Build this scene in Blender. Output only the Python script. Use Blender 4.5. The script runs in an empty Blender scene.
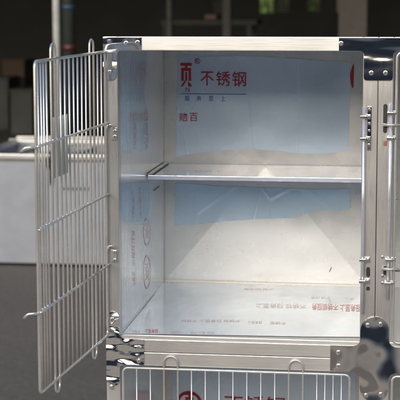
import bpy, bmesh, math, random
from mathutils import Vector, Matrix
random.seed(7)
S = bpy.context.scene
COL = S.collection
TOP = 1.53                       # height of the top of the upper cages above the ground
W = .61                          # one cage module, outer edge to partition
F = 1492.5
CP = Vector((.6732, -3.2767, TOP + .0887))
YAW, PIT, ROL = -.1381, -.1358, -.0018
cy, sy, cp, sp, cr, sr = math.cos(YAW), math.sin(YAW), math.cos(PIT), math.sin(PIT), math.cos(ROL), math.sin(ROL)
FW = Vector((sy*cp, cy*cp, sp)); r0 = Vector((cy, -sy, 0)); u0 = r0.cross(FW)
RT = cr*r0 + sr*u0; UP = -sr*r0 + cr*u0
def ray(px, py): return RT*(px-200)/F - UP*(py-200)/F + FW
def atY(px, py, Y):
    d = ray(px, py); return CP + d*((Y-CP.y)/d.y)
def atX(px, py, X):
    d = ray(px, py); return CP + d*((X-CP.x)/d.x)
def atZ(px, py, Z):
    d = ray(px, py); return CP + d*((Z-CP.z)/d.z)

# ------------------------------------------------------------------ materials
def M(name):
    m = bpy.data.materials.new(name); m.use_nodes = True
    n = m.node_tree.nodes; l = m.node_tree.links
    return m, n, l, n['Principled BSDF']
def coords(n, l, scale=(1, 1, 1)):
    t = n.new('ShaderNodeTexCoord'); mp = n.new('ShaderNodeMapping'); mp.inputs['Scale'].default_value = scale
    l.new(t.outputs['Object'], mp.inputs['Vector']); return mp.outputs['Vector']
def noise(n, l, vec, scale, detail=4, rough=.5):
    t = n.new('ShaderNodeTexNoise'); t.inputs['Scale'].default_value = scale; t.inputs['Detail'].default_value = detail
    t.inputs['Roughness'].default_value = rough; l.new(vec, t.inputs['Vector']); return t.outputs['Fac']
def ramp(n, l, fac, stops):
    r = n.new('ShaderNodeValToRGB'); e = r.color_ramp.elements
    while len(e) < len(stops): e.new(.5)
    for k, (p, c) in enumerate(stops): e[k].position = p; e[k].color = (*c, 1)
    l.new(fac, r.inputs[0]); return r.outputs[0]
def rng(n, l, fac, a, b, lo=.3, hi=.7):
    r = n.new('ShaderNodeMapRange'); r.inputs[1].default_value = lo; r.inputs[2].default_value = hi
    r.inputs[3].default_value = a; r.inputs[4].default_value = b; l.new(fac, r.inputs[0]); return r.outputs[0]
def bump(n, l, h, b, dist, strength=1.0, nrm=None):
    x = n.new('ShaderNodeBump'); x.inputs['Distance'].default_value = dist; x.inputs['Strength'].default_value = strength
    l.new(h, x.inputs['Height'])
    if nrm: l.new(nrm, x.inputs['Normal'])
    if b: l.new(x.outputs[0], b.inputs['Normal'])
    return x.outputs[0]

def steel(name, c0, c1, rough, metal, brush=(3, 3, 60), wave=.0, wscale=6, micro=.00005):
    m, n, l, b = M(name)
    v = coords(n, l, brush); f = noise(n, l, v, 9, 5)
    g = noise(n, l, coords(n, l), 5, 2, .5)
    mx = n.new('ShaderNodeMath'); mx.operation = 'MULTIPLY_ADD'; mx.inputs[1].default_value = .4
    l.new(f, mx.inputs[0]); sc = n.new('ShaderNodeMath'); sc.operation = 'MULTIPLY'; sc.inputs[1].default_value = .6
    l.new(g, sc.inputs[0]); l.new(sc.outputs[0], mx.inputs[2])
    l.new(ramp(n, l, mx.outputs[0], [(.3, c0), (.7, c1)]), b.inputs['Base Color'])
    l.new(rng(n, l, mx.outputs[0], rough*.75, rough*1.3), b.inputs['Roughness'])
    b.inputs['Metallic'].default_value = metal
    nn = bump(n, l, f, None if wave else b, micro)
    if wave: bump(n, l, noise(n, l, coords(n, l), wscale, 2, .4), b, wave, 1, nn)
    return m
def plain(name, c, rough=.5, metal=0, var=.15, scale=20):
    m, n, l, b = M(name)
    f = noise(n, l, coords(n, l), scale, 5, .6)
    lo = tuple(max(0, x*(1-var)) for x in c); hi = tuple(x*(1+var) for x in c)
    l.new(ramp(n, l, f, [(.3, lo), (.7, hi)]), b.inputs['Base Color'])
    l.new(rng(n, l, f, rough*.85, min(1, rough*1.15)), b.inputs['Roughness'])
    b.inputs['Metallic'].default_value = metal
    return m

m_post = steel('brushed_steel_tube', (.48, .472, .455), (.61, .60, .585), .30, .75, (60, 60, 2))
m_rail_lit = steel('brushed_steel_rail_lit', (.66, .65, .635), (.76, .75, .735), .36, .45, (2, 60, 60))  # paler copy for the top rail, its brighter lighting put into the colour
m_rail_low = steel('brushed_steel_rail_lower', (.55, .54, .525), (.66, .65, .635), .30, .7, (2, 60, 60))
m_sheet = steel('sheet_steel', (.63, .64, .63), (.72, .73, .72), .26, .4, (3, 3, 3), .0030, 4, .00001)
m_wall = steel('sheet_steel_polished', (.72, .73, .74), (.80, .81, .82), .17, .4, (3, 3, 3), .0022, 4, .00001)
m_floorpan = steel('pan_steel', (.50, .50, .49), (.58, .58, .57), .3, .5, (3, 3, 3), .0010, 5, .00001)
def polished(name, rot, stretch, scale, dist, c=(.82, .80, .78), rough=.05):
    m, n, l, b = M(name)
    v = coords(n, l, stretch); mp = v.node; mp.inputs['Rotation'].default_value = rot
    f = noise(n, l, v, scale, 1.5, .35); g = noise(n, l, coords(n, l, (1, 1, 1)), 5, 2, .4)
    n1 = bump(n, l, g, None, dist*.7); bump(n, l, f, b, dist, 1, n1)
    b.inputs['Base Color'].default_value = (*c, 1); b.inputs['Metallic'].default_value = 1
    sp = noise(n, l, coords(n, l), 160, 3, .6)
    l.new(rng(n, l, sp, rough, rough*1.5), b.inputs['Roughness'])
    return m
m_mirror = polished('polished_plate', (0, math.radians(-40), 0), (.35, 1, 2.0), 8, .014)
m_mirror_low = polished('polished_plate_buckled', (0, math.radians(24), 0), (1.7, 1, .55), 5.5, .034, (.86, .80, .74))
m_mirror_mess = polished('polished_plate_crinkled', (0, math.radians(25), 0), (.7, 1, 1.5), 22, .020)
m_wire = plain('wire_steel', (.64, .63, .61), .26, .8, .08, 12)
m_bolt = steel('bolt_steel', (.70, .68, .64), (.82, .80, .76), .18, 1, (30, 30, 30))
m_rod = plain('sleeved_rod', (.72, .73, .80), .2, .75, .05, 60)
m_black = plain('black_gap', (.012, .012, .012), .6)
m_rubber = plain('dark_rubber', (.03, .028, .026), .6)
m_seam = plain('grey_seam', (.10, .095, .09), .5)
m_midred = plain('worn_red_ink', (.60, .13, .13), .4, .1, .3, 200)
m_copper = plain('rusty_insert', (.30, .12, .07), .5, .4, .4, 150)

def film(name, c, metal=.45, rough=.2, var=.1, wave=.0012, coat=.5, crease=.0007):
    m, n, l, b = M(name)
    f = noise(n, l, coords(n, l, (1, 1, 1.6)), 5, 1.5, .5)
    lo = tuple(x*(1-var) for x in c); hi = tuple(min(1, x*(1+var)) for x in c)
    l.new(ramp(n, l, f, [(.3, lo), (.7, hi)]), b.inputs['Base Color'])
    l.new(rng(n, l, f, rough*.85, rough*1.25), b.inputs['Roughness'])
    b.inputs['Metallic'].default_value = metal
    b.inputs['Coat Weight'].default_value = coat; b.inputs['Coat Roughness'].default_value = .12
    h1 = noise(n, l, coords(n, l, (2.2, 1, .6)), 6, 5, .55)
    w = n.new('ShaderNodeTexVoronoi'); w.feature = 'DISTANCE_TO_EDGE'; w.inputs['Scale'].default_value = 7
    l.new(coords(n, l, (1, 1, .35)), w.inputs['Vector'])
    cr_ = rng(n, l, w.outputs[0], 1, 0, 0, .02)
    n1 = bump(n, l, h1, None, wave*3)
    bump(n, l, cr_, b, crease, .7, n1)
    return m
m_film = film('blue_film', (.57, .70, .83), .25, .24)
m_film_low = film('blue_film_lower', (.50, .65, .77), .25, .24)
m_film_side = film('blue_film_side', (.54, .66, .77), .4, .14, wave=.003)
m_film_pale = film('pale_film', (.66, .71, .77), .5, .12, wave=.003)
m_film_floor = film('floor_film', (.50, .60, .72), .3, .12, wave=.0006, crease=.00012)
m_film_shelf = film('shelf_film', (.70, .74, .88), .45, .07, wave=.0006, crease=.0002)
m_red = plain('red_ink', (.36, .018, .03), .4, 0, .15, 200)
m_redpale = plain('faded_red_ink', (.80, .56, .60), .25, .35, .12, 200)
m_faint = plain('faint_ink', (.72, .66, .80), .09, .45, .05, 200)
m_tan = plain('faded_tan_ink', (.66, .54, .54), .3, .3, .15, 200)
m_blue = plain('blue_ink', (.02, .13, .42), .4, 0, .1, 200)

# ------------------------------------------------------------------ mesh helpers
def link(name, bm, mat, parent=None, smooth=False):
    me = bpy.data.meshes.new(name); bmesh.ops.recalc_face_normals(bm, faces=bm.faces)
    if smooth:
        for f in bm.faces: f.smooth = True
    bm.to_mesh(me); bm.free(); me.materials.append(mat)
    o = bpy.data.objects.new(name, me); COL.objects.link(o)
    if parent:
        o.parent = parent
        if parent.type == 'EMPTY': o.matrix_parent_inverse = Matrix.Translation(parent.location).inverted()
    return o
def tag(o, label=None, cat=None, group=None, kind=None):
    if label: o['label'] = label
    if cat: o['category'] = cat
    if group: o['group'] = group
    if kind: o['kind'] = kind
    return o
def empty(name, loc, label, cat, group=None):
    o = bpy.data.objects.new(name, None); COL.objects.link(o); o.location = loc; o.empty_display_size = .1
    return tag(o, label, cat, group)
def box(bm, x0, x1, y0, y1, z0, z1, bev=0, seg=2):
    r = bmesh.ops.create_cube(bm, size=1); vs = r['verts']
    for v in vs:
        v.co = Vector((x0+(v.co.x+.5)*(x1-x0), y0+(v.co.y+.5)*(y1-y0), z0+(v.co.z+.5)*(z1-z0)))
    if bev:
        es = list({e for v in vs for e in v.link_edges})
        bmesh.ops.bevel(bm, geom=es, offset=bev, segments=seg, affect='EDGES', profile=.6)
    return bm
def B(*a, **k): return box(bmesh.new(), *a, **k)
def tube(bm, pts, r, seg=8, closed=False, caps=True):
    pts = [Vector(p) for p in pts]; n = len(pts); rings = []
    prev = None
    for i in range(n):
        if closed: t = (pts[(i+1) % n]-pts[i-1]).normalized()
        else: t = (pts[min(i+1, n-1)]-pts[max(i-1, 0)]).normalized()
        if prev is None:
            a = Vector((0, 0, 1)) if abs(t.z) < .9 else Vector((1, 0, 0))
            nx = t.cross(a).normalized()
        else:
            nx = (prev - t*prev.dot(t)).normalized()
        prev = nx; ny = t.cross(nx)
        rad = r[i] if isinstance(r, (list, tuple)) else r
        rings.append([bm.verts.new(pts[i]+nx*rad*math.cos(2*math.pi*k/seg)+ny*rad*math.sin(2*math.pi*k/seg)) for k in range(seg)])
    for i in range(n if closed else n-1):
        a, b = rings[i], rings[(i+1) % n]
        for k in range(seg): bm.faces.new((a[k], a[(k+1) % seg], b[(k+1) % seg], b[k]))
    if caps and not closed: bm.faces.new(rings[0][::-1]); bm.faces.new(rings[-1])
    return bm
def T(*a, **k): return tube(bmesh.new(), *a, **k)
def prism(pts2, y0, y1):            # outline in x,z extruded along y
    bm = bmesh.new()
    a = [bm.verts.new((x, y0, z)) for x, z in pts2]; b = [bm.verts.new((x, y1, z)) for x, z in pts2]
    bm.faces.new(a); bm.faces.new(b[::-1]); n = len(a)
    for i in range(n): bm.faces.new((a[i], b[i], b[(i+1) % n], a[(i+1) % n]))
    return bm
def dome(bm, c, r, h, nrm='-y', seg=14):
    """bolt head: hexagonal flange and a domed cap, pointing along -y"""
    def ring(rr, d, s=seg): return [bm.verts.new((c[0]+rr*math.cos(2*math.pi*k/s), c[1]-d, c[2]+rr*math.sin(2*math.pi*k/s))) for k in range(s)]
    rs = [ring(r*1.25, 0), ring(r*1.25, h*.25), ring(r, h*.3), ring(r*.9, h*.7), ring(r*.55, h*.95)]
    for a, b in zip(rs, rs[1:]):
        for k in range(seg): bm.faces.new((a[k], a[(k+1) % seg], b[(k+1) % seg], b[k]))
    bm.faces.new(rs[-1]); return bm
def bolt(x, z, y, parent, r=.0042, h=.005):
    return link('bolt', dome(bmesh.new(), (x, y, z), r, h), m_bolt, parent)

# ------------------------------------------------------------------ the cage bank
D = .64; IL = .0315
ZF = -.676; MH = .715; ZR = -.685
cage = empty('pet_cage_bank', (W, .32, 0), 'tall bank of stainless steel pet cages, the upper left wire door swung open', 'cage bank')

def facet_y(x, z, x0, x1, z0, z1, back, amp):
    """cross broken panel: shallow four sided pyramid, its tip standing out towards the front"""
    u = 2*(x-x0)/(x1-x0)-1; v = 2*(z-z0)/(z1-z0)-1
    return back - amp*(1-max(abs(u), abs(v)))
def panel(x0, x1, z0, z1, back, amp, mat, name, parent):
    bm = bmesh.new()
    c = [bm.verts.new((x, back, z)) for x, z in ((x0, z0), (x1, z0), (x1, z1), (x0, z1))]
    m = bm.verts.new(((x0+x1)/2, back-amp, (z0+z1)/2))
    for i in range(4): bm.faces.new((c[i], c[(i+1) % 4], m))
    # returned edges so that the sheet has thickness behind it
    d = [bm.verts.new(v.co+Vector((0, .012, 0))) for v in c]
    for i in range(4): bm.faces.new((c[(i+1) % 4], c[i], d[i], d[(i+1) % 4]))
    bm.faces.new(d)
    return link(name, bm, mat, parent)

def wire_door(ox, z_bot, height, parent, xf=None, opened=False):
    """vertical wires between a round wire frame; hooks rising from two pairs of wires"""
    L = .516; px = [14.17*i for i in range(15)]+[206.5, 214.7, 222.9, 231.2]
    xs = [p/231.2*L for p in px]
    Mx = xf or Matrix.Translation((ox, -.004, z_bot))
    def P(s, t, d=0): return Mx @ Vector((s, d, t))
    r = .011; loop = []
    for cx, cz, a0 in ((L-r, height-r, 0), (r, height-r, 90), (r, r, 180), (L-r, r, 270)):
        for k in range(5):
            a = math.radians(a0+22.5*k); loop.append(P(cx+r*math.cos(a), cz+r*math.sin(a)))
    door = link('cage_door', T(loop, .0031, 10, closed=True), m_wire, parent, True)
    loops = (3, 4, 12, 13)
    for i, s in enumerate(xs[1:-1], 1):
        if i in loops: continue
        link('wire_bar', T([P(s, .0, -.0004), P(s, height/3, -.0004+random.uniform(-.001, .001)), P(s, height*2/3, -.0004+random.uniform(-.001, .001)), P(s, height, -.0004)], .0021, 8), m_wire, door, True)
    for a, b in ((3, 4), (12, 13)):
        x0, x1 = xs[a], xs[b]; rr = (x1-x0)/2; pts = []
        for k in range(9):
            t = math.pi*k/8; pts.append(P(x0+rr-rr*math.cos(t), height+.015+rr*.95*math.sin(t), -.0005))
        pts2 = []
        for k in range(9):
            t = math.pi*k/8; pts2.append(P(x1-rr+rr*math.cos(t), -.013-rr*.95*math.sin(t), -.0005))
        link('hook_loop', T(pts+pts2, .0025, 8, closed=True), m_wire, door, True)
    for q in (.25, .5, .75):
        side = .0045
        bm = T([P(-.004, height*q+.002, side), P(L+.002, height*q, side)], .0026, 8)
        for sx in xs[1:-1]:          # weld beads where the wires cross
            bmesh.ops.create_uvsphere(bm, u_segments=8, v_segments=5, radius=random.uniform(.0024, .0031), matrix=Matrix.Translation(P(sx+random.uniform(-.0008, .0008), height*q+random.uniform(-.0015, .0025), side*.45)))
        link('cross_bar', bm, m_wire, door, True)
    # latch hooks reaching out from the free edge
    for q in (.25, .75):
        z = height*q-.004
        pts = [P(L-.012, z+.002, .003), P(L+.004, z+.002, .0), P(L+.008, z+.003, -.008), P(L+.010, z+.002, -.018), P(L+.012, z-.006, -.027)] if opened else \
              [P(L-.012, z, -.004), P(L+.006, z, -.006), P(L+.020, z, -.008), P(L+.028, z-.006, -.009)]
        bm = T(pts, [.0024, .0025, .0027, .0026, .0030][:len(pts)], 10)
        link('latch_hook', bm, m_wire, door, True)
    return door

def film_patch(px, mat, parent, plane, name='protective_film', label=None, off=.0012, clampx=False):
    pts = [plane(x, y, off) for x, y in px]
    if clampx:
        for p in pts:
            if p.x < A['wl']+.006: p.x = A['wl']+.0002
            if p.x > A['wr']-.02: p.x = A['wr']-.0002
    bm = bmesh.new(); bm.faces.new([bm.verts.new(p) for p in pts])
    o = link(name, bm, mat, parent)
    if label: o['label'] = label
    return o

def module(ix, iz):
    x0 = ix*W+.0005; x1 = (ix+1)*W-.0005; zt = TOP-iz*MH-(.0008 if iz else 0); zb = TOP-(iz+1)*MH
    zrail = .0305
    for a, b in ((x0, x0+.0325), (x1-.0325, x1)):
        link('post', B(a, b, 0, .032, zb, zt, bev=.0018), m_post, cage)
        link('post', B(a, b, D-.01, D+.022, zb, zt-.03, bev=.0018), m_post, cage)
    xa, xb = x0+.033, x1-.033
    link('rail', B(xa, xb, -.0008, .031, zt-zrail, zt-.0002, bev=.0016), m_rail_low if iz else m_rail_lit, cage)
    link('rail', B(xa, xb, -.0008, .031, zb, zb+.0295, bev=.0016), m_rail_low, cage)
    fl = zt+ZF if iz == 0 else zt+ZF
    # box of sheet metal
    wl, wr = x0+.031, x1-.0325
    ceil = zt-.020
    link('ceiling_panel', B(wl, wr, .0335, D-.013, ceil, ceil+.002), m_sheet, cage)
    sl = link('side_panel', B(wl-.0018, wl, .0335, D, fl-.004, ceil+.002), m_wall, cage)
    sr_ = link('side_panel', B(wr, wr+.0018, .0335, D, fl-.004, ceil+.002), m_wall, cage)
    bp = panel(wl, wr, fl, ceil, D, .0075, m_sheet, 'back_panel', cage)
    # floor pan with a lip sloping down to the rail
    bm = bmesh.new()
    prof = [(D-.0005, fl), (.006, fl), (.0045, fl-.0006), (.004, fl-.003), (.0038, zb+.0298)]
    R_ = [[bm.verts.new((x, y, z)) for y, z in prof] for x in (wl+.0003, wr-.0003)]
    for i in range(len(prof)-1): bm.faces.new((R_[0][i], R_[0][i+1], R_[1][i+1], R_[1][i]))
    lowv = [[bm.verts.new((x, y, z)) for y, z in ((D-.0005, fl-.003), (.035, fl-.003))] for x in (wl+.0003, wr-.0003)]
    bm.faces.new((lowv[0][0], lowv[0][1], lowv[1][1], lowv[1][0]))
    fp = link('floor_pan', bm, m_floorpan, cage)
    return dict(x0=x0, x1=x1, zt=zt, zb=zb, fl=fl, ceil=ceil, wl=wl, wr=wr, left=sl, right=sr_, back=bp, floor=fp)

mods = {(i, j): module(i, j) for i in (0, 1) for j in (0, 1)}
A = mods[0, 0]

# ---- film left on the upper left cage (outlines as they are torn)
def back_film(m, pts, mat, label=None, name='protective_film', amp=.0075, off=.0012):
    """pts in cell coordinates of the upper left cage (world x,z); moved to cage m"""
    dx = m['x0']-A['x0']; dz = m['fl']-A['fl']
    bm = bmesh.new(); bm.faces.new([bm.verts.new((x+dx, D, z+dz)) for x, z in pts])
    cx, cz = (m['wl']+m['wr'])/2, (m['fl']+m['ceil'])/2
    w, h = (m['wr']-m['wl'])/2, (m['ceil']-m['fl'])/2
    for sgn in (1, -1):
        bmesh.ops.bisect_plane(bm, geom=bm.verts[:]+bm.edges[:]+bm.faces[:], plane_co=(cx, 0, cz), plane_no=Vector((h, 0, sgn*w)).normalized())
    for v in bm.verts: v.co.y = facet_y(v.co.x, v.co.z, m['wl'], m['wr'], m['fl'], m['ceil'], D, amp)-off
    o = link(name, bm, mat, m['back'])
    if label: o['label'] = label
    return o
def bpx(pts):
    out = []
    for x, y in pts:
        p = atY(x, y, D-.004); out.append((p.x, p.z))
    return out
def rough_edge(pts, amp, step):
    """give a torn outline small irregular steps"""
    out = []; n = len(pts)
    for i in range(n):
        a, b = Vector(pts[i]), Vector(pts[(i+1) % n]); L = (b-a).length; k = max(1, int(L/step))
        for j in range(k):
            p = a.lerp(b, j/k)
            if j: p = p+Vector((random.uniform(-amp, amp), random.uniform(-amp, amp)))
            out.append((p.x, p.y))
    return out
top_film = bpx(rough_edge([(178, 54), (200, 56.5), (244, 56), (300, 59), (312, 60.3), (349.5, 62), (350, 95), (349, 130), (348, 151), (335, 152.5), (318, 153.8), (290, 152.5), (276, 150.5), (264, 150), (252, 149.5), (225, 150), (205, 152), (188, 154.5), (176, 157), (177, 110)], .35, 6))
low_film = bpx(rough_edge([(176, 183), (215, 186), (270, 187.5), (318, 189.5), (350, 189), (349.5, 210), (318, 210.3), (309, 212), (302, 215), (294, 217.5), (268, 218.5), (225, 221), (200, 224), (174.5, 225.5), (175, 205)], .35, 6))
OW = [('blue', top_film), ('low', low_film)]
for key in mods:
    m = mods[key]
    if key == (0, 1):
        pts = bpx(rough_edge([(150.5, 40), (359, 45), (359, 180), (310, 185), (240, 178), (172, 183), (171, 120)], .5, 8))
        back_film(m, pts, m_film, 'blue film over the upper part of the lower left back panel')
    else:
        back_film(m, top_film, m_film, 'large torn blue film sheet on the upper back panel')
        back_film(m, low_film, m_film_low, 'lower strip of torn blue film')

# writing -----------------------------------------------------------
def text_mesh(s, size, bold=0):
    cu = bpy.data.curves.new('t', 'FONT'); cu.body = s; cu.size = size; cu.align_x = 'LEFT'
    cu.offset = bold; cu.resolution_u = 3
    o = bpy.data.objects.new('t', cu); COL.objects.link(o)
    bpy.context.view_layer.update()
    dg = bpy.context.evaluated_depsgraph_get()
    me = bpy.data.meshes.new_from_object(o.evaluated_get(dg))
    bpy.data.objects.remove(o); bm = bmesh.new(); bm.from_mesh(me); bpy.data.meshes.remove(me)
    return bm
def fit_text(s, x0, x1, z0, z1, bold=0):
    """glyph outlines scaled to fill a rectangle in x,z"""
    bm = text_mesh(s, 1, bold)
    a = min(v.co.x for v in bm.verts); b = max(v.co.x for v in bm.verts)
    c = min(v.co.y for v in bm.verts); d = max(v.co.y for v in bm.verts)
    for v in bm.verts: v.co = Vector((x0+(v.co.x-a)/(b-a)*(x1-x0), 0, z0+(v.co.y-c)/(d-c)*(z1-z0)))
    return bm
def on_back(bm, m, off=.0020):
    for v in bm.verts: v.co.y = facet_y(v.co.x, v.co.z, m['wl'], m['wr'], m['fl'], m['ceil'], D, .0075)-off
    return bm
def back_text(s, x0, y0, x1, y1, mat, m=A, bold=0, name='lettering'):
    p, q = atY(x0, y1, D-.006), atY(x1, y0, D-.006)
    return link(name, on_back(fit_text(s, p.x, q.x, p.z, q.z, bold), m), mat, m['back'])
def heavy_glyph(x0, y0, x1, y1, m, mat, name='lettering'):
    '''the heavy cut-off character of the trade mark, drawn stroke by stroke'''
    p, q = atY(x0, y1, D-.006), atY(x1, y0, D-.006); bm = bmesh.new()
    for st in (((0, .88), (1, .88), (1, 1), (0, 1)), ((.40, .79), (.62, .79), (.62, .879), (.40, .879)), ((.08, .66), (.94, .66), (.94, .789), (.08, .789)),
               ((.08, .24), (.30, .24), (.30, .659), (.08, .659)), ((.72, .24), (.94, .24), (.94, .659), (.72, .659)),
               ((.42, .26), (.60, .26), (.60, .62), (.42, .62)), ((.0, .0), (.20, .0), (.56, .259), (.40, .259)), ((.70, .0), (1, .0), (.90, .13), (.64, .235))):
        bm.faces.new([bm.verts.new((p.x+(q.x-p.x)*a, 0, p.z+(q.z-p.z)*b)) for a, b in st])
    return link(name, on_back(bm, m), mat, m['back'])
heavy_glyph(180.2, 63, 191.6, 86.5, A, m_red)
back_text('不', 200.5, 71.5, 213.5, 85.5, m_red, bold=.006)
back_text('锈', 216, 71.5, 230, 86, m_red, bold=.006)
back_text('钢', 232, 71.5, 246, 86.5, m_red, bold=.006)
back_text('N', 185.5, 87.5, 189.5, 92, m_red)
for ch, x in (('服', 187), ('务', 199), ('至', 211), ('上', 223)):
    back_text(ch, x-2.4, 96, x+2.4, 101, m_blue, bold=.006)
back_text('赔', 179, 113, 187.5, 121.5, m_red, bold=.006)
back_text('百', 189.5, 113, 197.5, 121.5, m_red, bold=.006)
p, q = atY(180.5, 93.8, D-.006), atY(246, 93.2, D-.006)
bm = bmesh.new(); pr = None
for k in range(25):
    x = p.x+(q.x-p.x)*k/24; c2 = (bm.verts.new((x, 0, p.z-.0009)), bm.verts.new((x, 0, p.z+.0009)))
    if pr: bm.faces.new((pr[0], pr[1], c2[1], c2[0]))
    pr = c2
link('lettering_rule', on_back(bm, A), m_blue, A['back'])
def ring(cx, cz, rx, rz, w, a0=0, a1=360, seg=36):
    bm = bmesh.new(); prev = None
    for k in range(seg+1):
        a = math.radians(a0+(a1-a0)*k/seg); c, s = math.cos(a), math.sin(a)
        pr = (bm.verts.new((cx+(rx-w)*c, 0, cz+(rz-w)*s)), bm.verts.new((cx+rx*c, 0, cz+rz*s)))
        if prev: bm.faces.new((prev[0], prev[1], pr[1], pr[0]))
        prev = pr
    return bm
c = atY(197.3, 61, D-.006)
link('registered_mark', on_back(ring(c.x, c.z, .0075, .0075, .0013), A), m_red, A['back'])
back_text('R', 195.6, 58.7, 199.2, 63.2, m_red)
# crescent of the round emblem cut by the film's right edge
p0 = atY(354.5, 61, D); bm = bmesh.new()
pts = [atY(x, y, D-.0035) for x, y in ((354, 63), (352, 67), (350.6, 72), (350.2, 77), (350.8, 83), (352, 88), (353.3, 88), (353.6, 80), (353.9, 72))]
bm.faces.new([bm.verts.new(v) for v in pts]); link('emblem', on_back(bm, A), m_red, A['back'])
# round emblem behind the lower left door
L_ = mods[0, 1]
c = atY(189, 404, D-.006)
link('emblem', on_back(ring(c.x, c.z, .036, .036, .0085), L_), m_red, L_['back'])
heavy_glyph(184.5, 393, 194, 414, L_, m_red)
back_text('不锈钢', 224, 397, 285, 412, m_red, m=L_, bold=.006)

# ---- film on the left wall, floor, shelf of the upper left cage
def wall_plane(x, y, off): p = atX(x, y, A['wl']+off); p.x = A['wl']+off; return p
def floor_plane(x, y, off): p = atZ(x, y, A['fl']+off); return p
film_patch([(119.5, 52), (147, 52), (146, 70), (144, 90), (147.5, 110), (149.5, 130), (148.5, 150), (135, 153), (119, 151)], m_film_side, A['left'], wall_plane, label='dark blue film on the upper left side wall')
film_patch([(119.5, 184), (149, 181), (150, 200), (148, 221), (134, 222), (119.3, 220)], m_film_side, A['left'], wall_plane, label='short dark blue film on the left side wall')
film_patch([(119.3, 223), (134, 225), (148, 224), (152, 228), (156.5, 290), (140, 308), (119.3, 332)], m_film_pale, A['left'], wall_plane, label='pale clear film at the bottom of the left side wall')
film_patch([(118.5, 334.5), (163.9, 283.2), (260, 284.8), (345, 286.8), (362, 287.2), (363.2, 310), (363.5, 337), (306, 336.6), (219, 335), (160, 334.2), (124, 333.8)], m_film_floor, A['floor'], floor_plane, label='pale blue film covering the floor pan', clampx=True)
def strip_text(s, plane, parent, corners, mat, bold=0):
    """text fitted between four picture points on a plane: bottom-left, bottom-right, top-right, top-left of the writing"""
    bm = fit_text(s, 0, 1, 0, 1, bold)
    q = [plane(x, y, .0016) for x, y in corners]
    for v in bm.verts:
        u, t = v.co.x, v.co.z
        v.co = (q[0]*(1-u)+q[1]*u)*(1-t)+(q[3]*(1-u)+q[2]*u)*t
    return link('lettering', bm, mat, parent)
fw = A['floor']
# faded printing of the floor film, upside down seen from the front
for s, x0, x1, y0, y1, mt in (('不锈钢服务', 312, 338, 303.5, 310, m_midred), ('服务至上', 340, 361, 304.5, 311.5, m_midred), ('不锈钢 服务至上', 256, 306, 303.5, 308, m_tan),
                              ('不锈钢', 132, 140, 329.8, 332.8, m_redpale), ('服务至上', 145, 158, 329, 332.8, m_midred), ('不锈钢', 171, 181, 330.8, 333.2, m_redpale), ('服务 至上 不锈', 190, 214, 331.6, 333.6, m_redpale),
                              ('不锈钢 服务至上 不锈钢', 181, 240, 319.4, 322, m_tan), ('服务至上', 248, 262, 321, 323.6, m_tan), ('不锈钢', 270, 286, 321.4, 324.2, m_tan),
                              ('不锈 服务', 311, 330, 296.6, 298.6, m_tan), ('至上', 345, 354, 297.6, 299.6, m_redpale), ('不锈钢服务', 244, 274, 288, 289.8, m_tan)):
    strip_text(s, floor_plane, fw, ((x1, y0), (x0, y0), (x0, y1), (x1, y1)), mt)
lw = A['left']
for s, x, y0, y1, w in (('不锈钢服务', 133.5, 230, 266, 3.2), ('不锈钢', 134, 272, 286, 3), ('服务至上', 135, 112, 150, 2.8), ('不锈钢', 146.5, 108, 150, 3.6), ('服务至上', 133.5, 190, 218, 2.6), ('不锈钢', 140, 186, 216, 3)):
    strip_text(s, wall_plane, lw, ((x-w/2, y1), (x-w/2, y0), (x+w/2, y0), (x+w/2, y1)), m_redpale)
for yc, h in ((272, 17), (232, 14)):
    bm = ring(0, 0, 1, 1, .11)
    for v in bm.verts:
        u, t = v.co.x, v.co.z; v.co = wall_plane(147.5+u*3.6, yc-t*h, .0022)
    link('emblem', bm, m_redpale, lw)
    strip_text('页', wall_plane, lw, ((145.6, yc+h*.5), (149.4, yc+h*.5), (149.4, yc-h*.5), (145.6, yc-h*.5)), m_redpale)

# ---- shelf: rests on brackets along the side walls, over the rear part of the cage
pf = atX(146.5, 175.2, A['wl']); YS = pf.y; ZS = pf.z
sh = link('shelf', B(A['wl']+.003, A['wr']-.002, YS, D-.013, ZS-.0105, ZS, bev=.0012), m_film_shelf, cage)
link('shelf_bracket', B(A['wl']+.0005, A['wl']+.014, YS+.004, D-.014, ZS+.0008, ZS+.0035), m_post, sh)
link('seam_strip', B(A['wl']+.0142, A['wl']+.0158, YS+.004, D-.014, ZS+.0008, ZS+.0030), m_seam, sh)
link('seam_strip', B(A['wl']+.0003, A['wl']+.0018, YS+.002, D-.014, ZS+.0036, ZS+.0050), m_seam, sh)
def shelf_plane(x, y, off): return atZ(x, y, ZS+off)
for s, x0, x1, y0, y1, mt in (('不锈钢', 195, 222, 169, 171, m_faint),):
    o = strip_text(s, shelf_plane, sh, ((x1, y0), (x0, y0), (x0, y1), (x1, y1)), mt)
# a short black scuff beside the shelf and the wire tie on the back panel
a, b = wall_plane(154.2, 190.6, .002), wall_plane(159.5, 186, .002)
link('scratch', T([a, b], .0009, 6), m_black, A['left'])
a, b = atY(329.3, 272, D-.004), atY(331.5, 267.5, D-.004)
link('scratch', T([a, b], .0008, 6), m_black, A['back'])

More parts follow.
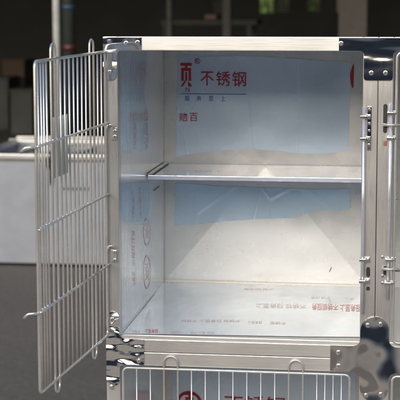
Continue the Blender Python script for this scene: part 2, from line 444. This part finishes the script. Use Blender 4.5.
# ---- corner plates ------------------------------------------------
def arc(cx, cz, r, a0, a1, n=8):
    return [(cx+r*math.cos(math.radians(a0+(a1-a0)*k/n)), cz+r*math.sin(math.radians(a0+(a1-a0)*k/n))) for k in range(n+1)]
def fr(px, py): p = atY(px, py, 0); return (p.x, p.z)
def plate(pts, bolts, label=None, mat=None):
    bm = prism(pts, -.0045, -.0012)
    es = [e for e in bm.edges if abs(e.verts[0].co.y+.0045) < 1e-6 and abs(e.verts[1].co.y+.0045) < 1e-6]
    bmesh.ops.bevel(bm, geom=es, offset=.0008, segments=2, affect='EDGES')
    o = link('corner_plate', bm, mat or m_mirror, cage)
    for x, z in bolts: bolt(x, z, -.0046, o)
    if label: o['label'] = label
    return o
T0 = TOP
def smooth_poly(pts): return pts
# top left: L
x_in = .0325
pl_ = [(.0012, T0-.001), (.088, T0-.001), (.088, T0-.029)] + arc(.044, T0-.041, .012, 90, 180, 6) + [(.032, T0-.082)] + arc(.0165, T0-.082, .0155, 0, -180, 10) 
plate(pl_, [fr(138, 42.5), fr(126.5, 43.2), fr(110.5, 71.5)])
# top middle: T
xm = W
def tee_down(zc, arm, leg, half):
    return [(xm-arm, zc-.0008), (xm+arm, zc-.0008), (xm+arm, zc-.0300)] + arc(xm+half+.006, zc-.036, .006, 90, 180, 6) + [(xm+half, zc-leg+.006)] + arc(xm+half-.006, zc-leg+.006, .006, 0, -90, 4) + arc(xm-half+.006, zc-leg+.006, .006, -90, -180, 4) + arc(xm-half-.006, zc-.036, .006, 0, 90, 6) + [(xm-arm, zc-.0300)]
plate(tee_down(T0, .086, .0935, .0315), [fr(341.2, 43.5), fr(371.3, 73), fr(385.5, 73), (xm+.075, T0-.016)])
# middle left: sideways T over both rails
zc = T0-.715
pl_ = [(.0012, zc+.078)] + arc(.0165, zc+.078, .0153, 180, 0, 8) + [(.032, zc+.044)] + arc(.044, zc+.042, .012, 180, 270, 6) + [(.089, zc+.030), (.089, zc-.030)] + arc(.044, zc-.042, .012, 90, 180, 6) + [(.032, zc-.066)] + arc(.0165, zc-.066, .0153, 0, -180, 8)
plate(pl_, [fr(139.2, 347), fr(139.2, 360.5), fr(111.7, 386.5), (.0165, zc+.075)], mat=m_mirror_mess)
# centre: cross with curved inner corners
h = .0315
pl_ = (arc(xm, zc+.045, h, 180, 0, 12) + arc(xm+h+.050, zc+.082, .052, 200, 268, 6)[1:] + [(xm+.100, zc+.030), (xm+.100, zc-.030)] + arc(xm+h+.028, zc-.058, .028, 92, 180, 6) + [(xm+h, zc-.075)] +
       arc(xm, zc-.080, h, 0, -180, 12) + [(xm-h, zc-.075)] + arc(xm-h-.028, zc-.058, .028, 0, 88, 6) + [(xm-.100, zc-.030), (xm-.100, zc+.030)] + arc(xm-h-.028, zc+.058, .028, 272, 360, 6))
pl_ = [(xm-.098, zc+.0295), (xm-.098, zc-.0295)] + arc(xm-h-.014, zc-.0445, .014, 90, 0, 7) + arc(xm, zc-.0655, h, 180, 360, 12) + arc(xm+h+.014, zc-.0445, .014, 180, 90, 7) + [(xm+.098, zc-.0295), (xm+.098, zc+.0295)] + arc(xm+h+.014, zc+.0435, .014, 270, 180, 7) + arc(xm, zc+.0655, h, 0, 180, 12) + arc(xm-h-.014, zc+.0435, .014, 360, 270, 7)
plate(pl_, [fr(338.2, 352), fr(338.2, 365.5), fr(368, 325), fr(380.5, 324), fr(366, 395), fr(380.5, 394), (xm+.08, zc+.015), (xm+.08, zc-.015)], mat=m_mirror_low)
# right hand end plates, outside the photograph
for zz, leg in ((T0, 1), (zc, 1)):
    xx = 2*W
    plate([(xx-.088, zz-.001), (xx-.0012, zz-.001), (xx-.0012, zz-.095), (xx-.032, zz-.095), (xx-.032, zz-.04), (xx-.045, zz-.0295), (xx-.088, zz-.0295)], [(xx-.075, zz-.015), (xx-.016, zz-.085)])

# ---- latch rods, slots, clamps on the centre posts ------------------
def latch(px0, y0, px1, y1, clamps, slots, pins, copper=None):
    a, b = atY(px0, y0, -.0075), atY(px1, y1, -.0075)
    rod = link('latch_rod', T([a, b], .0039, 12), m_rod, cage, True)
    for px, py in clamps:
        c = atY(px, py, -.008)
        bm = bmesh.new(); box(bm, c.x-.0075, c.x+.0075, -.0135, -.0009, c.z-.0035, c.z+.0035, .0015)
        box(bm, c.x+.005, c.x+.016, -.0042, -.0012, c.z-.0060, c.z+.0060, .0012)
        cl = link('rod_clamp', bm, m_bolt, rod)
        bolt(c.x+.0115, c.z, -.0044, cl, .0030, .0040)
    for x0, x1, ya, yb in slots:
        p, q = atY(x0, yb, 0), atY(x1, ya, 0); rr = (q.x-p.x)/2*.98
        pts = arc(p.x+rr, q.z-rr, rr, 180, 0, 6)+arc(p.x+rr, p.z+rr, rr, 0, -180, 6)
        link('slot', prism(pts, -.0010, .0002), m_black, rod)
    for x0, x1, y, in pins:
        c, d = atY(x0, y, -.011), atY(x1, y-.2, -.011)
        link('hinge_pin', T([c, c.lerp(d, .5)+Vector((0, -.002, 0)), d], [.0036, .0030, .0026], 8), m_wire, rod, True)
    return rod
r1 = latch(363.8, 107, 362.2, 313, [(363.6, 117), (363.4, 139), (362.6, 260), (362.4, 281.5)], [(366.2, 370.2, 267, 277), (366.2, 370.0, 286.5, 290.5)], [])
# bright perforated keeper strip beside the left rod
p, q = atY(367, 150, 0), atY(371.6, 106.5, 0)
bm = B(p.x, q.x, -.0040, -.0009, p.z, q.z, bev=.0008)
ks = link('keeper_strip', bm, m_mirror, r1)
for k in range(6):
    z = q.z-.006-k*(q.z-p.z-.01)/5.5
    link('rivet', dome(bmesh.new(), ((p.x+q.x)/2, -.0041, z), .0024, .003, seg=10), m_bolt, r1)
r2 = latch(391, 104, 387.6, 298, [(390.6, 113.5), (390.2, 138.5), (388.6, 260), (387.8, 283.5)], [(383, 387.6, 104, 133), (383.2, 386.8, 266, 275)], [(383.2, 399.5, 125), (382.0, 398.5, 269.3)])
p, q = atY(383.4, 145.5, 0), atY(387, 141, 0)
link('rust_spot', B(p.x, q.x, -.0018, -.0009, p.z, q.z), m_copper, r2)
for y in (257, 276, 283):
    c = fr(382.4, y); bolt(c[0], c[1], -.0009, r2, .0026, .003)

# ---- doors -------------------------------------------------------
hz0, hz1 = TOP-.6763, TOP-.0332; HH = hz1-hz0
DTH = .0583
# door swung a little past square to the front
X = Vector((-math.sin(DTH), -math.cos(DTH), 0)); Z = Vector((0, 0, 1)); Yv = Vector((math.cos(DTH), -math.sin(DTH), 0))
Mx = Matrix(((X.x, Yv.x, Z.x, .006), (X.y, Yv.y, Z.y, -.0075), (X.z, Yv.z, Z.z, hz0), (0, 0, 0, 1)))
dr = wire_door(0, 0, HH, cage, xf=Mx, opened=True)
dr['label'] = 'wire door swung wide open'
# card holder plate behind the wires of the open door
def door_st(px, py):
    d = ray(px, py); o = Vector((.006, -.0075, 0)); t = (o-CP).dot(Yv)/d.dot(Yv); p = CP+d*t; return (p-o).dot(X), p.z-hz0
s0, s1 = door_st(57, 150)[0], door_st(71.8, 150)[0]; t0 = door_st(57, 179)[1]; t1 = door_st(64, 116)[1]
pts = [Mx @ Vector((s, .010, t)) for s, t in ((s0, t0), (s1, t0), (s1, t1), (s0, t1))]
bm = bmesh.new(); bm.faces.new([bm.verts.new(p) for p in pts]); r = bmesh.ops.extrude_face_region(bm, geom=bm.faces[:])
for v in [g for g in r['geom'] if isinstance(g, bmesh.types.BMVert)]: v.co.x -= .004
# link('card_holder') is put behind the wires, on the outer face
for v in bm.verts: v.co.x -= .018
link('card_holder', bm, m_post, dr)
for key, lab in (((1, 0), 'closed wire door of the upper right cage'), ((0, 1), 'closed wire door of the lower left cage'), ((1, 1), 'closed wire door of the lower right cage')):
    m = mods[key]
    ox = atY(123.4, 368, 0).x + key[0]*W; zt_ = (atY(123.4, 367.6, -.004).z if key[1] else hz1)
    d_ = wire_door(ox, zt_-HH, HH, cage); d_['label'] = lab
# hinge fittings on the left post for the open door
def fit(px, py): return atY(px, py, 0)
c = fit(110.3, 62)
bm = prism([(c.x-.0055, c.z+.022), (c.x+.0055, c.z+.022)] + arc(c.x, c.z-.022, .0055, 0, -180, 8), -.0075, -.0050)
hb = link('hinge_bracket', bm, m_bolt, cage); bolt(c.x, c.z-.021, -.0076, hb, .0030)
a, b = fit(108, 51.8), fit(117, 51)
link('hinge_pin', T([Vector((.006, -.0075, a.z)), Vector((a.x+.006, -.010, a.z)), Vector((b.x, -.0095, b.z))], .0032, 8), m_wire, hb, True)
for ys in ((131, 136.5), (251.7, 259.8)):
    c = fit(114.5, sum(ys)/2)
    hb = link('hinge_bracket', B(c.x-.0075, c.x+.0065, -.0035, -.0005, c.z-.014, c.z+.014, bev=.001), m_post, cage)
    for y in ys: q = fit(115.2, y); bolt(q.x, q.z, -.0036, hb, .0032, .0045)
    q = fit(109, ys[0]-3)
    link('hinge_pin', T([Vector((.006, -.006, q.z-.012)), Vector((.008, -.009, q.z)), Vector((.012, -.010, q.z+.008)), Vector((.019, -.009, q.z+.008)), Vector((.024, -.006, q.z+.002))], .0024, 8), m_wire, hb, True)
# legs with levelling feet below the lower cages
for x in (.0165, W, 2*W-.0165):
    for y in (.016, D+.005):
        z1 = TOP-2*MH
        lg = link('leg', B(x-.014, x+.014, y-.014, y+.014, .02, z1-.0005, bev=.002), m_post, cage)
        link('foot', T([(x, y, 0), (x, y, .006), (x, y, .008), (x, y, .0198)], [.028, .026, .012, .012], 16), m_rubber, lg)

# ------------------------------------------------------------------ setting
def ground_mat(name, c0, c1, scale, bmp=.004):
    m, n, l, b = M(name); v = coords(n, l)
    f = noise(n, l, v, scale, 8, .6); g = noise(n, l, v, .35, 5, .6)
    s = n.new('ShaderNodeMath'); s.operation = 'ADD'; l.new(f, s.inputs[0]); l.new(g, s.inputs[1])
    l.new(ramp(n, l, rng(n, l, s.outputs[0], 0, 1, .75, 1.25), [(0, c0), (1, c1)]), b.inputs['Base Color'])
    b.inputs['Roughness'].default_value = .85; bump(n, l, f, b, bmp); return m
m_asph = ground_mat('asphalt', (.078, .070, .063), (.128, .118, .108), 35)
m_conc = ground_mat('concrete', (.30, .265, .22), (.38, .34, .29), 12)
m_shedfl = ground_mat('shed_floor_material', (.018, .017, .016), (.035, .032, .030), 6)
def sheet(name, x0, x1, y0, y1, z, mat):
    bm = bmesh.new(); bm.faces.new([bm.verts.new(p) for p in ((x0, y0, z), (x1, y0, z), (x1, y1, z), (x0, y1, z))])
    return tag(link(name, bm, mat), kind='structure')
sheet('ground', -1500, 1500, -1500, 1500, -.004, m_asph)
sheet('unseen_pavement', -14, 16, -16, .85, 0, m_conc)  # unseen pale paving added for beige reflections and bounce light
sheet('dark_reflection_patch', -1.2, 2.2, -4.7, -2.75, .004, m_asph)  # unseen patch added so the centre plate mirrors a dark band
m_lawn = ground_mat('lawn_grass', (.30, .42, .10), (.46, .56, .20), 3)
bm = bmesh.new(); prof = [(22, 0), (34, .02), (40, .6), (47, 3.2), (54, 6.0), (62, 7.2), (120, 7.5)]; rows = []
for y, z in prof: rows.append([bm.verts.new((-60+5*k, y, z+(random.uniform(-.25, .25) if z > .1 else 0))) for k in range(25)])
for a, b in zip(rows, rows[1:]):
    for k in range(24): bm.faces.new((a[k], a[k+1], b[k+1], b[k]))
tag(link('grassy_bank', bm, m_lawn, None, True), kind='structure')
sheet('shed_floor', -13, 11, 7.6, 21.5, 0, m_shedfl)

# open topped steel tub behind on the left
YT = atZ(40, 266, 0).y; HT = atY(40, 156, YT).z
xa = atY(-22, 200, YT).x; xb = atY(132, 200, YT).x; YB = YT+.87
m_tub = steel('tub_steel', (.215, .235, .275), (.24, .26, .30), .4, .1, (2, 2, 2))
m_rim = steel('tub_rim_steel', (.38, .39, .41), (.52, .53, .55), .3, .7, (4, 4, 4))
m_blue_d = plain('dark_blue_panel', (.06, .07, .10), .3)
tub = empty('steel_tub', ((xa+xb)/2, (YT+YB)/2, 0), 'wide open topped grey steel tub with bright rim standing behind the open wire door', 'tub')
def P_(name, bm, mat, lab=None):
    o = link(name, bm, mat, tub)
    if lab: o['label'] = lab
    return o
P_('front_panel', B(xa, xb, YT, YT+.02, .015, HT-.02, bev=.004), m_tub)
P_('side_panel', B(xa, xa+.02, YT+.021, YB-.021, .015, HT-.02), m_tub)
P_('side_panel', B(xb-.02, xb, YT+.021, YB-.021, .015, HT-.02), m_tub)
P_('back_panel', B(xa, xb, YB-.02, YB, .015, HT-.02), m_tub)
P_('bottom_panel', B(xa+.021, xb-.021, YT+.021, YB-.021, .25, .27), m_tub)
P_('rim', B(xa-.01, xb+.01, YT-.012, YT+.030, HT-.0195, HT+.010, bev=.004), m_rim)
P_('rim', B(xa-.01, xb+.01, YB-.030, YB+.012, HT-.0195, HT+.010, bev=.004), m_rim)
P_('dark_rim_strip', B(xa+.005, xb-.005, YT-.0035, YT-.0003, HT-.034, HT-.0215), m_seam)  # thin dark strip along the front just under the rim
for k in range(5):
    xx = xa+.12+(xb-xa)*k/5; P_('cross_brace', B(xx, xx+.05, YT+.031, YB-.031, HT-.045, HT-.02, bev=.004), m_rim if k % 2 else m_blue_d)
P_('rim', B(xa-.01, xa+.035, YT+.046, YB-.046, HT-.0195, HT+.016, bev=.008), m_rim)
P_('rim', B(xb-.035, xb+.01, YT+.046, YB-.046, HT-.0195, HT+.016, bev=.008), m_rim)
for f_ in (.86,):
    xx = xa+(xb-xa)*f_; P_('panel_seam', B(xx-.003, xx+.003, YT-.0018, YT-.0002, .03, HT-.04), m_seam)
# raised back splash with dark panes between white stiles
zb0, zb1 = HT+.02, atY(40, 140.5, YB).z
P_('back_splash_rail', B(xa+.02, xb-.02, YB-.02, YB, max(zb1-.025, zb0+.01), zb1+.008, bev=.003), m_rim)
for px in (12, 15.5, 47, 66, 96):
    x = atY(px, 150, YB).x; P_('stile', B(x-.012, x+.012, YB-.018, YB-.002, HT+.0185, zb1-.026), m_rim)
zf0 = atY(60, 188.6, YT).z
for k in range(8):
    x = atY(63+3.55*k, 188, YT).x
    P_('vent_slot', B(x-.0065, x+.0065, YT-.003, YT-.0002, zf0-.008, zf0+.008, bev=.001), m_black)
x = atY(51.2, 170, YT).x
lt = P_('tub_latch', B(x-.006, x+.006, YT-.03, YT-.0005, atY(51, 184, YT).z, atY(51, 151, YT).z, bev=.002), m_black)
x = atY(48.2, 170, YT).x
link('latch_knob', B(x-.012, x+.012, YT-.035, YT-.0005, atY(51, 167, YT).z, atY(51, 157, YT).z, bev=.004), m_black, lt)

# pale pole and dark painted pipe
def vpole(name, px, w, Y, z1, mat, label, cat, bands=()):
    c = atY(px, 20, Y); r = w/2/F*(Y-CP.y)
    bm = T([(c.x, Y, 0), (c.x, Y, z1)], r, 20)
    root = empty(name, (c.x, Y, 0), label, cat)
    link('shaft', bm, mat, root, True)
    link('base_flange', T([(c.x, Y, 0), (c.x, Y, .02), (c.x, Y, .022), (c.x, Y, .04)], [r*2.2, r*2.2, r*1.3, r*1.3], 20), mat, root)
    for ya, yb, m in bands:
        za, zb = atY(px, yb, Y).z, atY(px, ya, Y).z
        link('painted_band', T([(c.x, Y, za), (c.x, Y, zb)], r*1.02, 20), m, root, True)
    return root
m_pale = plain('pale_pole_paint', (.40, .41, .40), .4)
m_pipe = plain('dark_pipe_paint', (.016, .021, .020), .6)
m_dblue = plain('band_blue', (.01, .03, .07), .6); m_dred = plain('band_red', (.05, .006, .008), .5)
vpole('pole', 56.3, 7.2, 7.25, 4.4, m_pale, 'slim pale metal pole rising behind the open wire door', 'pole')
vpole('pipe', 68.5, 13.5, 8.1, 5.0, m_pipe, 'thick dark green pipe with a blue and a red band beside the pale pole', 'pipe', [(5, 9.5, m_dblue), (44.5, 50.5, m_dred)])

# dark open fronted shed ------------------------------------------------
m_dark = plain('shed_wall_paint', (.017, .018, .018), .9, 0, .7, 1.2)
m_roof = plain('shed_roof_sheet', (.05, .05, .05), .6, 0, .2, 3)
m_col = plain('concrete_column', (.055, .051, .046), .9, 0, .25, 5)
YW = 20.0
shed = empty('shed', (-1, 14, 0), 'deep dark open fronted shed with small windows in its back wall', 'shed')
def opening(x0, x1, y0, y1): p, q = atY(x0, y1, YW), atY(x1, y0, YW); return p.x, q.x, p.z
wins = [(259, 274, 13.5, 'bright'), (275.5, 289, 12, 'dim'), (306.5, 320, 11.5, 'foliage'), (336, 341.5, 12.5, 'green'), (211, 229, 12.5, 'olive')]
ws = sorted([(atY(a, b, YW).x, atY(c, b, YW).x, atY(a, b, YW).z, k) for a, c, b, k in wins])
H1 = 2.35
bm = bmesh.new(); zlo = min(w[2] for w in ws)
x = -13.0
for a, b, z, k in ws:
    box(bm, x, a, YW, YW+.2, 0, H1); box(bm, a, b, YW, YW+.2, 0, z); x = b
box(bm, x, 11, YW, YW+.2, 0, H1)
box(bm, -13, 11, YW, YW+.2, H1, 5)
box(bm, -13.2, -13.0, 7.6, YW+.2, 0, 5); box(bm, 11, 11.2, 7.6, YW+.2, 0, 5)
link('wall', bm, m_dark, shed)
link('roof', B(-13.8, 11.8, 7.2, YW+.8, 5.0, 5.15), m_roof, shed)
link('fascia', B(-13.8, 11.8, 7.1, 7.195, 3.9, 5.15), m_roof, shed)
m_frame = plain('window_frame_paint', (.05, .05, .045), .6)
def glass(name, tint, refl, dirt):
    m, n, l, b = M(name); n.remove(b); o = n['Material Output']
    tr = n.new('ShaderNodeBsdfTransparent'); tr.inputs[0].default_value = (*tint, 1)
    g = n.new('ShaderNodeBsdfGlossy'); g.inputs['Roughness'].default_value = .08
    d = n.new('ShaderNodeBsdfDiffuse'); d.inputs[0].default_value = (.2, .2, .18, 1)
    mx = n.new('ShaderNodeMixShader'); mx.inputs[0].default_value = refl
    mx2 = n.new('ShaderNodeMixShader'); l.new(rng(n, l, noise(n, l, coords(n, l), 3), dirt*.5, dirt), mx2.inputs[0])
    l.new(tr.outputs[0], mx.inputs[1]); l.new(g.outputs[0], mx.inputs[2]); l.new(mx.outputs[0], mx2.inputs[1]); l.new(d.outputs[0], mx2.inputs[2])
    l.new(mx2.outputs[0], o.inputs['Surface']); return m
g_clear = glass('clear_glass', (.95, .97, .95), .04, .05); g_dim = glass('grimy_glass', (.30, .33, .28), .05, .3)
g_olive = glass('olive_glass', (.22, .23, .13), .04, .3); g_mid = glass('dusty_glass', (.35, .4, .3), .04, .2)
for a, b, z, k in ws:
    bm = bmesh.new(); t = .008
    box(bm, a, a+t, YW+.05, YW+.09, z, H1); box(bm, b-t, b, YW+.05, YW+.09, z, H1)
    box(bm, a+t, b-t, YW+.05, YW+.09, z, z+t); box(bm, a+t, b-t, YW+.05, YW+.09, H1-t, H1)
    mu = (b-a)/2
    box(bm, a+mu-.004, a+mu+.004, YW+.055, YW+.085, z+t, H1-t)
    zz = z+.12
    while zz < H1-.05: box(bm, a+t, b-t, YW+.056, YW+.084, zz, zz+.008); zz += .13
    w = link('window', bm, m_frame, shed)
    link('pane', B(a+t, b-t, YW+.068, YW+.072, z+t, H1-t), {'bright': g_clear, 'dim': g_dim, 'foliage': g_mid, 'green': g_clear, 'olive': g_olive}[k], w)
def column(px0, px1, Y, label, z1=4.999, mat=m_col):
    a, b = atY(px0, 20, Y).x, atY(px1, 20, Y).x
    root = empty('column', ((a+b)/2, Y+(b-a)/2, 0), label, 'column')
    link('shaft', B(a, b, Y, Y+(b-a), .05, z1-.02, bev=.012), mat, root)
    link('base', B(a-.03, b+.03, Y-.03, Y+(b-a)+.03, .0, .05, bev=.01), mat, root)
    link('fixing_hole', T([((a+b)/2, Y-.004, 1.32), ((a+b)/2, Y-.0005, 1.32)], .014, 12), m_black, root)
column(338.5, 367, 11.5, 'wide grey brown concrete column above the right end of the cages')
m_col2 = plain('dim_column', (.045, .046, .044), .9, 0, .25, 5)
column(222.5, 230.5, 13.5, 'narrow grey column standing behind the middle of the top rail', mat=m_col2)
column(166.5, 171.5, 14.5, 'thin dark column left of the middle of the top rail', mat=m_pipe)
# dim furniture inside the shed
m_box = plain('dark_cardboard', (.03, .02, .014), .9, 0, .3, 3); m_gr = plain('dark_green_paint', (.012, .016, .014), .7, 0, .3, 3)  # near-black brown and green for the crates and bench
bz = atY(40, 70, 15)
bench = empty('workbench', (atY(180, 30, 16).x, 16.3, 0), 'dim workbench in the shadow behind the top rail', 'workbench')
xc = bench.location.x; zt = atY(180, 20, 16).z
link('bench_top', B(xc-.25, xc+1.0, 16, 16.7, zt-.06, zt), m_gr, bench)
for xx in (xc-.2, xc+.9):
    for yy in (16.05, 16.6): link('leg', B(xx-.03, xx+.03, yy-.03, yy+.03, 0, zt-.0605), m_gr, bench)
a_, b_ = atY(204, 15, 16.1), atY(216, 15, 16.1); zb_ = zt+.001
tb = empty('toolbox', ((a_.x+b_.x)/2, 16.3, zb_), 'small dull red toolbox on the dim workbench', 'toolbox')
link('toolbox_body', B(a_.x, b_.x, 16.15, 16.4, zb_, zb_+.07, bev=.008), m_dred, tb)
link('toolbox_handle', T([(a_.x+.03, 16.27, zb_+.07), (a_.x+.04, 16.27, zb_+.10), (b_.x-.04, 16.27, zb_+.10), (b_.x-.03, 16.27, zb_+.07)], .006, 8), m_black, tb)
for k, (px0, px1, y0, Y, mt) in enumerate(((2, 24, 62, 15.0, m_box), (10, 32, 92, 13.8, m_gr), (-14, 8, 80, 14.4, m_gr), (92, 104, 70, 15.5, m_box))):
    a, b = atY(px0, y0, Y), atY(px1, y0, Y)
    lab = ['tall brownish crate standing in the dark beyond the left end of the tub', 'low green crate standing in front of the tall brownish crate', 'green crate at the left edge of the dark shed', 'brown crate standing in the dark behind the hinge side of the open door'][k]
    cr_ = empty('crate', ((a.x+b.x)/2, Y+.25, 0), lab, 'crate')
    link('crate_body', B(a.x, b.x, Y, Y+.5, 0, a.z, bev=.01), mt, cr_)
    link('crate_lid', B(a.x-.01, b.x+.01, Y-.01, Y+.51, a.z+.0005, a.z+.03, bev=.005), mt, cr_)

# greenery behind the shed, and an unseen house added to darken what the polished plates mirror
m_leaf = []
for k, c in enumerate(((.06, .13, .02), (.14, .26, .05), (.30, .42, .12))):
    m, n, l, b = M('leaf_%s' % 'abc'[k]); f = noise(n, l, coords(n, l), 3, 3)
    l.new(ramp(n, l, f, [(.3, tuple(x*.7 for x in c)), (.7, tuple(x*1.3 for x in c))]), b.inputs['Base Color'])
    b.inputs['Roughness'].default_value = .5
    m_leaf.append(m)
m_bark = plain('bark', (.07, .05, .035), .9, 0, .3, 12)
def tree(x, y, h, r, n, label, group, mat, leaf=.16, low=.25):
    root = empty('tree', (x, y, 0), label, 'tree', group)
    bm = T([(x, y, -.05), (x+.05, y, h*.3), (x-.05, y+.05, h*.6), (x, y, h*.9)], [.16, .12, .08, .03], 10)
    for k in range(7):
        a = k*2.4; z = h*(.3+.07*k); q = Vector((x+math.cos(a)*r*.7, y+math.sin(a)*r*.7, z+r*.5))
        tube(bm, [(x, y, z), q.lerp(Vector((x, y, z+.1)), .5), q], [.05, .035, .012], 6)
    link('trunk', bm, m_bark, root)
    bm = bmesh.new(); cl = []
    for k in range(26):
        a = random.uniform(0, 6.28); rr = r*math.sqrt(random.random()); z = h*random.uniform(low, 1)
        cl.append((x+rr*math.cos(a), y+rr*math.sin(a), z, random.uniform(.35, .7)*r*.6))
    for k in range(n):
        cx_, cy_, cz_, cr2 = random.choice(cl)
        d = Vector((random.gauss(0, 1), random.gauss(0, 1), random.gauss(0, .8))).normalized()*cr2*random.uniform(.5, 1)
        c = Vector((cx_, cy_, cz_))+d
        u = Vector((random.gauss(0, 1), random.gauss(0, 1), random.gauss(0, 1))).normalized(); v = u.orthogonal().normalized()
        s = leaf*random.uniform(.6, 1.2)
        bm.faces.new([bm.verts.new(c+u*s), bm.verts.new(c+v*s*.45), bm.verts.new(c-u*s), bm.verts.new(c-v*s*.45)])
    link('crown', bm, mat, root)
gx = [atY(266, 5, 33).x, atY(283, 5, 35).x, atY(313, 5, 33.5).x, atY(339, 5, 32.5).x, atY(221, 5, 34.5).x]
tl = ['pale green tree in the bright window of the shed', 'tree seen dimly through the grimy window beside the bright one', 'tree glimpsed through the small window near the right', 'vivid green tree in the narrow window left of the wide column', 'tree behind the olive tinted shed window']
for k, x in enumerate(gx):
    tree(x, [33, 35, 33.5, 32.5, 34.5][k], 5.0, 1.5, 3200, tl[k], 'trees behind the shed windows', m_leaf[[2, 1, 1, 2, 0][k]], .13, .08)
m_yard = plain('far_wall_render', (.10, .105, .125), .9, 0, .2, 1)
hb = empty('house', (1, -16, 0), 'dark blue grey house added out of view to darken the mirroring corner plates', 'house')
link('wall', B(-9, 11, -19, -13, 0, 3.9), m_yard, hb)
link('roof', B(-9.4, 11.4, -19.4, -12.6, 3.901, 4.05), m_roof, hb)
for xx in (-3, 0, 3.5):
    w = link('window', B(xx, xx+1.2, -12.999, -12.95, 1, 2.2), m_frame, hb); link('pane', B(xx+.08, xx+1.12, -12.949, -12.94, 1.08, 2.12), m_blue_d, w)

# ------------------------------------------------------------------ camera, light
cam = bpy.data.cameras.new('camera'); co = bpy.data.objects.new('camera', cam); COL.objects.link(co)
cam.sensor_width = 36; cam.lens = F/400*36; cam.clip_end = 4000; cam.clip_start = .05
rot = Matrix((RT, UP, -FW)).transposed(); co.matrix_world = Matrix.Translation(CP) @ rot.to_4x4()
cam.dof.use_dof = True; cam.dof.focus_distance = 3.4; cam.dof.aperture_fstop = 10
S.camera = co
wd = bpy.data.worlds.new('World'); S.world = wd; wd.use_nodes = True
n, l = wd.node_tree.nodes, wd.node_tree.links
sk = n.new('ShaderNodeTexSky'); sk.sky_type = 'NISHITA'; sk.sun_disc = False
EL, AZ = math.radians(26), math.radians(192)      # azimuth of the sun measured from +Y clockwise
sk.sun_elevation = EL; sk.sun_rotation = AZ; sk.air_density = 1.2; sk.dust_density = 3.0
l.new(sk.outputs[0], n['Background'].inputs[0]); n['Background'].inputs[1].default_value = .15
sl = bpy.data.lights.new('sun', 'SUN'); sl.energy = 2.1; sl.angle = math.radians(50); sl.color = (1, .98, .95)
so = bpy.data.objects.new('sun', sl); COL.objects.link(so)
dirv = Vector((math.sin(AZ)*math.cos(EL), math.cos(AZ)*math.cos(EL), math.sin(EL)))
so.rotation_euler = dirv.to_track_quat('Z', 'Y').to_euler()
S.view_settings.view_transform = 'Standard'; S.view_settings.look = 'None'; S.view_settings.exposure = .2
S.render.engine = 'CYCLES'
S.cycles.caustics_reflective = True; S.cycles.sample_clamp_indirect = 4; S.cycles.blur_glossy = 2
S.render.resolution_x = S.render.resolution_y = 1024
